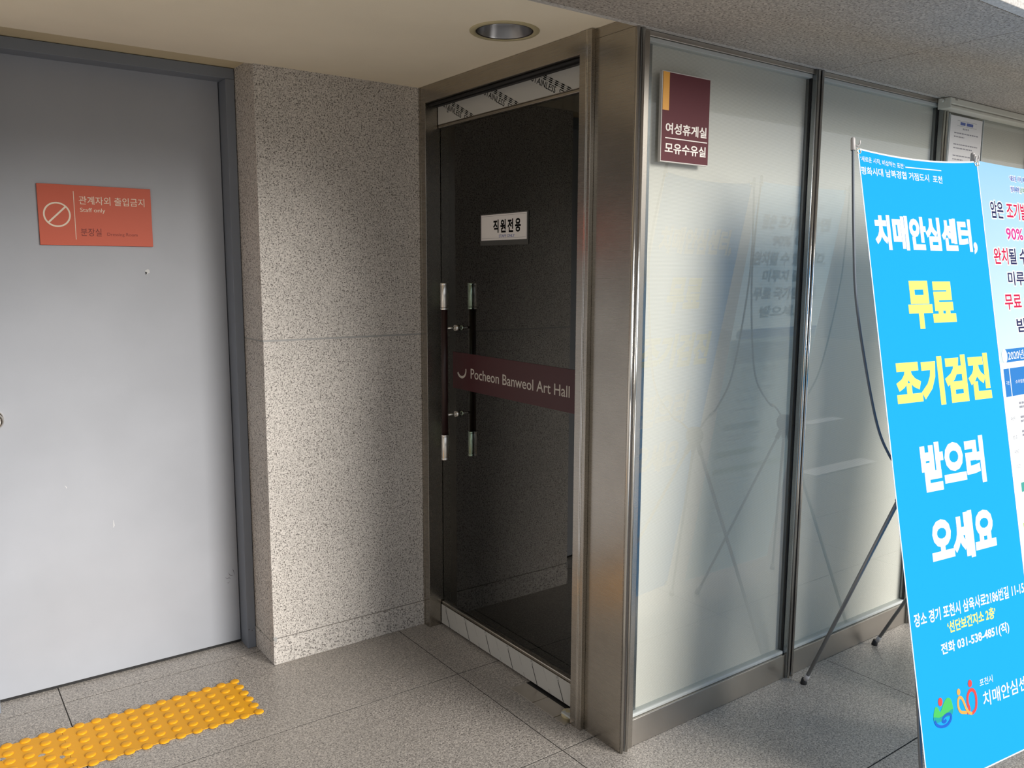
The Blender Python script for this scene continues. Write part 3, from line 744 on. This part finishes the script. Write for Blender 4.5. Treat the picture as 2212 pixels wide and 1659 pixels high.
def stand(label, hub, tips, feet, rear, bows):
    t = thing('banner_stand', label, 'banner stand', 'folding X banner stands')
    hub = Vector(hub)
    hb = obj('hub', lathe(bmesh.new(), [(0, -.022), (.034, -.022), (.038, -.016), (.038, .010), (.030, .018), (0, .020)], hub, (0, 1, .15), 24), M['hub'], t, True)
    for tip, bow in zip(tips, bows):
        tip = Vector(tip)
        pts = smooth_path([tuple(hub)] + bow + [tuple(tip)], 8)
        arm = tubeo('upper_arm', pts, .0042, M['pole'], t, 10)
        d = (Vector(pts[-1])-Vector(pts[-3])).normalized()
        obj('arm_tip', lathe(bmesh.new(), [(.0060, -.034), (.0072, -.033), (.0068, 0), (.0052, .005), (0, .007)], tip, d, 16), M['tip'], arm, True)
        k = int(len(pts)*.24)
        tubeo('ferrule', [pts[k], pts[k+1], pts[k+2]] if k+2 < len(pts) else pts[-3:], .0066, M['tip'], arm, 12)
        side = 1 if tip.x < hub.x else -1
        # hook that holds the grommet
        hk = [tip + Vector((side*.004, -.004, -.016)), tip + Vector((side*.013, -.010, -.020)), tip + Vector((side*.017, -.013, -.013)), tip + Vector((side*.0165, -.014, -.003))]
        tubeo('hook', hk, [.0032, .003, .0026, .0018], M['tip'], arm, 8)
    for ft in feet + [rear]:
        ft = Vector(ft); d = (hub-ft).normalized(); a = ft + d*.016
        lg = tubeo('rear_leg' if ft == Vector(rear) else 'front_leg', [a, hub - d*.03], .0072 if ft == Vector(rear) else .0060, M['tube'], t, 12)
        tubeo('leg_socket', [hub-d*.085, hub-d*.02], .0105, M['hub'], lg, 12)
        tubeo('leg_collar', [ft+d*.022, ft+d*.048], .0092, M['tip'], lg, 14)
        obj('rubber_foot', lathe(bmesh.new(), [(0, 0), (.0120, 0), (.0125, .004), (.0100, .024), (0, .026)], (ft.x, ft.y, 0), Vector((d.x*.5, d.y*.5, 1)), 16), M['rubber'], lg, True)
    return t

B1 = banner_frame((.571, -.367, 1.958), -.117, .199)
W1, H1 = .603, 1.940
def gr(pl, u, v, parent):
    return obj('grommet', torus(bmesh.new(), pl.p(u, v, .0005), pl.N, .0072, .0018, 24, 8), M['grommet'], parent, True)
b1 = thing('banner', 'bright blue vertical banner with large white and yellow lettering on a stand', 'banner')
sheet(B1, 0, W1, 0, -H1, M['b_blue'], b1, name='printed_sheet')
e = .0042
brd = [(0, 0)] + [(W1*i/14, -.016*4*(i/14)*(1-i/14)) for i in range(1, 14)] + [(W1, 0), (W1, -H1), (0, -H1)]
inn = [(e, -e-.001)] + [(e+(W1-2*e)*i/14, -e-.001-.016*4*(i/14)*(1-i/14)) for i in range(1, 14)] + [(W1-e, -e-.001), (W1-e, -H1+e), (e, -H1+e)]
bm = bmesh.new(); A = [bm.verts.new(B1.p(*p, .0006)) for p in brd]; C_ = [bm.verts.new(B1.p(*p, .0006)) for p in inn]
for i in range(len(A)): j = (i+1) % len(A); bm.faces.new((A[i], C_[i], C_[j], A[j]))
me = bpy.data.meshes.new('white_border'); bm.to_mesh(me); bm.free(); me.materials.append(M['b_white']); link(bpy.data.objects.new('white_border', me), b1)
gr(B1, .006, -.010, b1); gr(B1, W1-.008, -.010, b1); gr(B1, .010, -H1+.012, b1); gr(B1, W1-.010, -H1+.012, b1)
for (s, u0, u1, t0, t1, m, off, shear) in (
    ('‘새로운 시작, 비상하는 포천’', .009, .213, .0295, .0475, 'b_white', .012, -.012),
    ('평화시대 남북경협 거점도시  포천', .006, .400, .0600, .0850, 'b_white', .016, -.008),
    ('치매안심센터,', .038, .550, .2030, .3200, 'b_white', .050, 0),
    ('무료', .158, .393, .4080, .5600, 'b_yellow', .055, 0),
    ('조기검진', .058, .537, .6490, .8030, 'b_yellow', .055, 0),
    ('받으러', .135, .457, .9150, 1.0670, 'b_white', .055, 0),
    ('오세요', .141, .471, 1.1450, 1.2930, 'b_white', .055, 0),
    ('장소 경기 포천시 삼육사로2186번길 11-15', .022, .590, 1.4130, 1.4530, 'b_white', .022, 0),
    ('‘선단보건지소 2층’', .174, .422, 1.4640, 1.5010, 'b_yellow', .026, 0),
    ('전화 031-538-4851(직)', .132, .485, 1.5230, 1.5630, 'b_white', .024, 0),
    ('포천시', .300, .368, 1.6690, 1.6920, 'b_white', .004, 0),
    ('치매안심센터', .308, .592, 1.7110, 1.7575, 'b_white', .012, 0)):
    text(B1, s, u0, u1, -t1, -t0, M[m], b1, h=.0007, off=off, shear=shear)
    if u1-u0 > .2 and t1-t0 > .09:      # heavy print shows on the back too
        text(B1, s, u0, u1, -t1, -t0, M[m], b1, h=-.0007, off=off, name='print_showing_through')
rect(B1, .218, .400, -.0475, -.0442, M['b_white'], b1, .0007, 'line')
# city emblem: green hill turning blue with a swirl, red dot
body = smooth_path([(.067, -1.712), (.075, -1.700), (.086, -1.703), (.095, -1.718), (.103, -1.712), (.118, -1.695), (.134, -1.686), (.150, -1.692), (.157, -1.712), (.154, -1.735), (.120, -1.738), (.092, -1.742), (.064, -1.738), (.063, -1.722)], 4, True)
poly(B1, body, M['l_green'], b1, .0007, 'emblem')
poly(B1, smooth_path([(.0635, -1.727), (.090, -1.734), (.125, -1.730), (.1545, -1.724), (.151, -1.740), (.138, -1.742), (.110, -1.740), (.095, -1.747), (.066, -1.744)], 4, True), M['l_teal'], b1, .0009, 'emblem')
stroke(B1, smooth_path([(.066, -1.738), (.074, -1.752), (.095, -1.7625), (.122, -1.763), (.141, -1.752), (.143, -1.739), (.128, -1.733), (.110, -1.737), (.102, -1.746), (.110, -1.752), (.120, -1.748)], 4), .0085, M['l_blue'], b1, .0011, 'emblem')
poly(B1, [(.101+.0105*math.cos(k*PI/10), -1.690+.0125*math.sin(k*PI/10)) for k in range(20)], M['l_red'], b1, .0009, 'emblem_dot')
# centre emblem: crossing orange and red loops with two dots
rl = smooth_path([(.224, -1.756), (.236, -1.7460), (.231, -1.725), (.234, -1.705), (.246, -1.692), (.262, -1.692), (.273, -1.706), (.274, -1.730), (.266, -1.752), (.247, -1.761)], 5)
stroke(B1, rl, .0105, M['l_red'], b1, .0007, 'emblem')
ol = smooth_path([(.247, -1.7615), (.232, -1.754), (.220, -1.738), (.212, -1.718), (.203, -1.703), (.191, -1.699), (.184, -1.711), (.184, -1.728), (.192, -1.742), (.207, -1.748), (.222, -1.7515)], 5)
stroke(B1, ol, .0092, M['l_orange'], b1, .0009, 'emblem')
poly(B1, [(.192+.0085*math.cos(k*PI/10), -1.682+.0100*math.sin(k*PI/10)) for k in range(20)], M['l_orange'], b1, .0009, 'emblem_dot')
poly(B1, [(.252+.0100*math.cos(k*PI/10), -1.670+.0115*math.sin(k*PI/10)) for k in range(20)], M['l_red'], b1, .0009, 'emblem_dot')

B2 = banner_frame((1.170, -.418, 1.965), -.003, .183)
L2, R2, H2 = .032, .672, 1.925
b2 = thing('banner', 'pale blue health poster banner with dark and red lettering at the right edge', 'banner')
sheet(B2, L2, R2, 0, -H2, M['b_sky'], b2, name='printed_sheet', sag=.004)
rect(B2, L2+.001, R2-.001, -H2+.002, -.70, M['b_white'], b2, .0005, 'white_ground')
gr(B2, L2+.010, -.010, b2); gr(B2, R2-.010, -.010, b2)
rows = [
 [('‘새로운 시작, 비상하는 포천’', .267, .480, 'b_cobalt')], 
 [('평화시대', .267, .333, 'b_cobalt'), ('남북경협', .340, .408, 'b_green'), ('거점도시 포천', .415, .515, 'b_cobalt')],
 [('암은', .098, .192, 'b_navy'), ('조기발견', .216, .425, 'b_red'), ('하면', .430, .602, 'b_navy')],
 [('90% 이상', .194, .489, 'b_pink')],
 [('완치', .084, .190, 'b_red'), ('될 수 있습니다.', .196, .625, 'b_navy')],
 [('미루지 말고', .171, .516, 'b_navy')],
 [('무료 국가암검진', .128, .593, 'b_red')],
 [('받으세요', .199, .532, 'b_navy')]]
vs_ = [(.037, .057), (.0755, .0955), (.135, .196), (.220, .273), (.300, .358), (.383, .433), (.461, .518), (.550, .600)]
for row, (t0, t1) in zip(rows, vs_):
    big = t1-t0 > .03
    for s, u0, u1, m in row:
        text(B2, s, u0-.004, u1+.004, -t1-.004, -t0+.004, M['b_white'], b2, h=.0006, off=.075 if big else .035, name='white_outline')
        text(B2, s, u0, u1, -t1, -t0, M[m], b2, h=.0009, off=.020 if big else .008)
rect(B2, .088, .665, -.700, -.654, M['b_mid'], b2, .0008, 'heading_bar')
poly(B2, [(.082+.020*math.cos(k*PI/12), -.677+.024*math.sin(k*PI/12)) for k in range(24)], M['b_white'], b2, .0010, 'heading_badge')
text(B2, '2020년 암환자 의료비지원', .106, .560, -.694, -.660, M['b_white'], b2, h=.0012, off=.010)
cells = [(.063, .103, '구분'), (.109, .262, '소아암환자'), (.268, .470, ''), (.476, .665, '')]
for u0, u1, s in cells:
    rect(B2, u0, u1, -.818, -.721, M['b_mid'], b2, .0008, 'table_cell')
    if s: text(B2, s, u0+(u1-u0)*.2, u1-(u1-u0)*.2, -.777, -.764, M['b_white'], b2, h=.0012)
for t0, lab in ((.895, '대상자'), (.960, '암종'), (1.010, '지원금'), (1.060, '기간')):
    text(B2, lab, .078, .112, -t0-.006, -t0+.007, M['b_lgrey'], b2, h=.0009)
for t0 in (.846, .860, .895, .909, .945, .958, 1.002, 1.048):
    for u0, u1 in ((.150, .250), (.280, .440), (.500, .640)):
        u = u0
        while u < u1:
            w = random.uniform(.012, .030); rect(B2, u, min(u+w, u1), -t0-.004, -t0+.004, M['b_lgrey'], b2, .0009, 'print_mark'); u += w+.004
rect(B2, .100, .370, -1.150, -1.118, M['b_teal'], b2, .0008, 'heading_bar')
rect(B2, .085, .380, -1.285, -1.255, M['b_lime'], b2, .0008, 'heading_bar'); rect(B2, .085, .640, -1.375, -1.345, M['b_lime'], b2, .0008, 'heading_bar')
for t0 in [1.18, 1.20, 1.222] + [1.41 + .028*k for k in range(14)]:
    for u0, u1 in ((.11, .28), (.31, .45), (.48, .62)):
        rect(B2, u0, u0+(u1-u0)*random.uniform(.6, 1), -t0-.004, -t0+.003, M['b_lgrey'], b2, .0009, 'print_mark')

stand('slate-grey folding banner stand holding the bright blue banner, its rear leg by the glass wall', (.868, -.440, .893),
      [(.562, -.357, 1.983), (1.168, -.428, 1.975)], [(.540, -.728, 0), (1.150, -.805, 0)], (.908, -.060, 0),
      [[(.790, -.448, .955), (.722, -.450, 1.000), (.622, -.450, 1.140), (.546, -.415, 1.470), (.530, -.398, 1.700)], [(.950, -.452, .955), (1.020, -.455, 1.000), (1.115, -.458, 1.140), (1.180, -.450, 1.470), (1.190, -.440, 1.700)]])
stand('slate-grey folding banner stand holding the pale blue poster, mostly hidden at the right edge', (1.510, -.460, .880),
      [(1.194, -.410, 1.985), (1.850, -.410, 1.985)], [(1.266, -.745, 0), (1.860, -.745, 0)], (1.452, -.030, 0),
      [[(1.432, -.452, .955), (1.360, -.455, 1.000), (1.262, -.455, 1.140), (1.200, -.440, 1.470), (1.184, -.425, 1.700)], [(1.590, -.452, .955), (1.670, -.455, 1.000), (1.775, -.458, 1.140), (1.850, -.440, 1.470), (1.864, -.425, 1.700)]])

# ------------------------------------------------------------------ white strips stuck on the paving outside (seen mirrored in the glass)
for (x0, x1, y0, y1, lb) in ((3.86, 4.73, -2.00, -1.84, 'long white strip stuck on the paving, mirrored low in the glass wall'), (5.75, 6.36, -3.335, -3.185, 'white strip stuck on the paving, farther one mirrored in the glass wall')):
    o = box('floor_sticker', x0, x1, y0, y1, .0003, .0012, M['paper'], None); tag(o, lb, 'sticker')
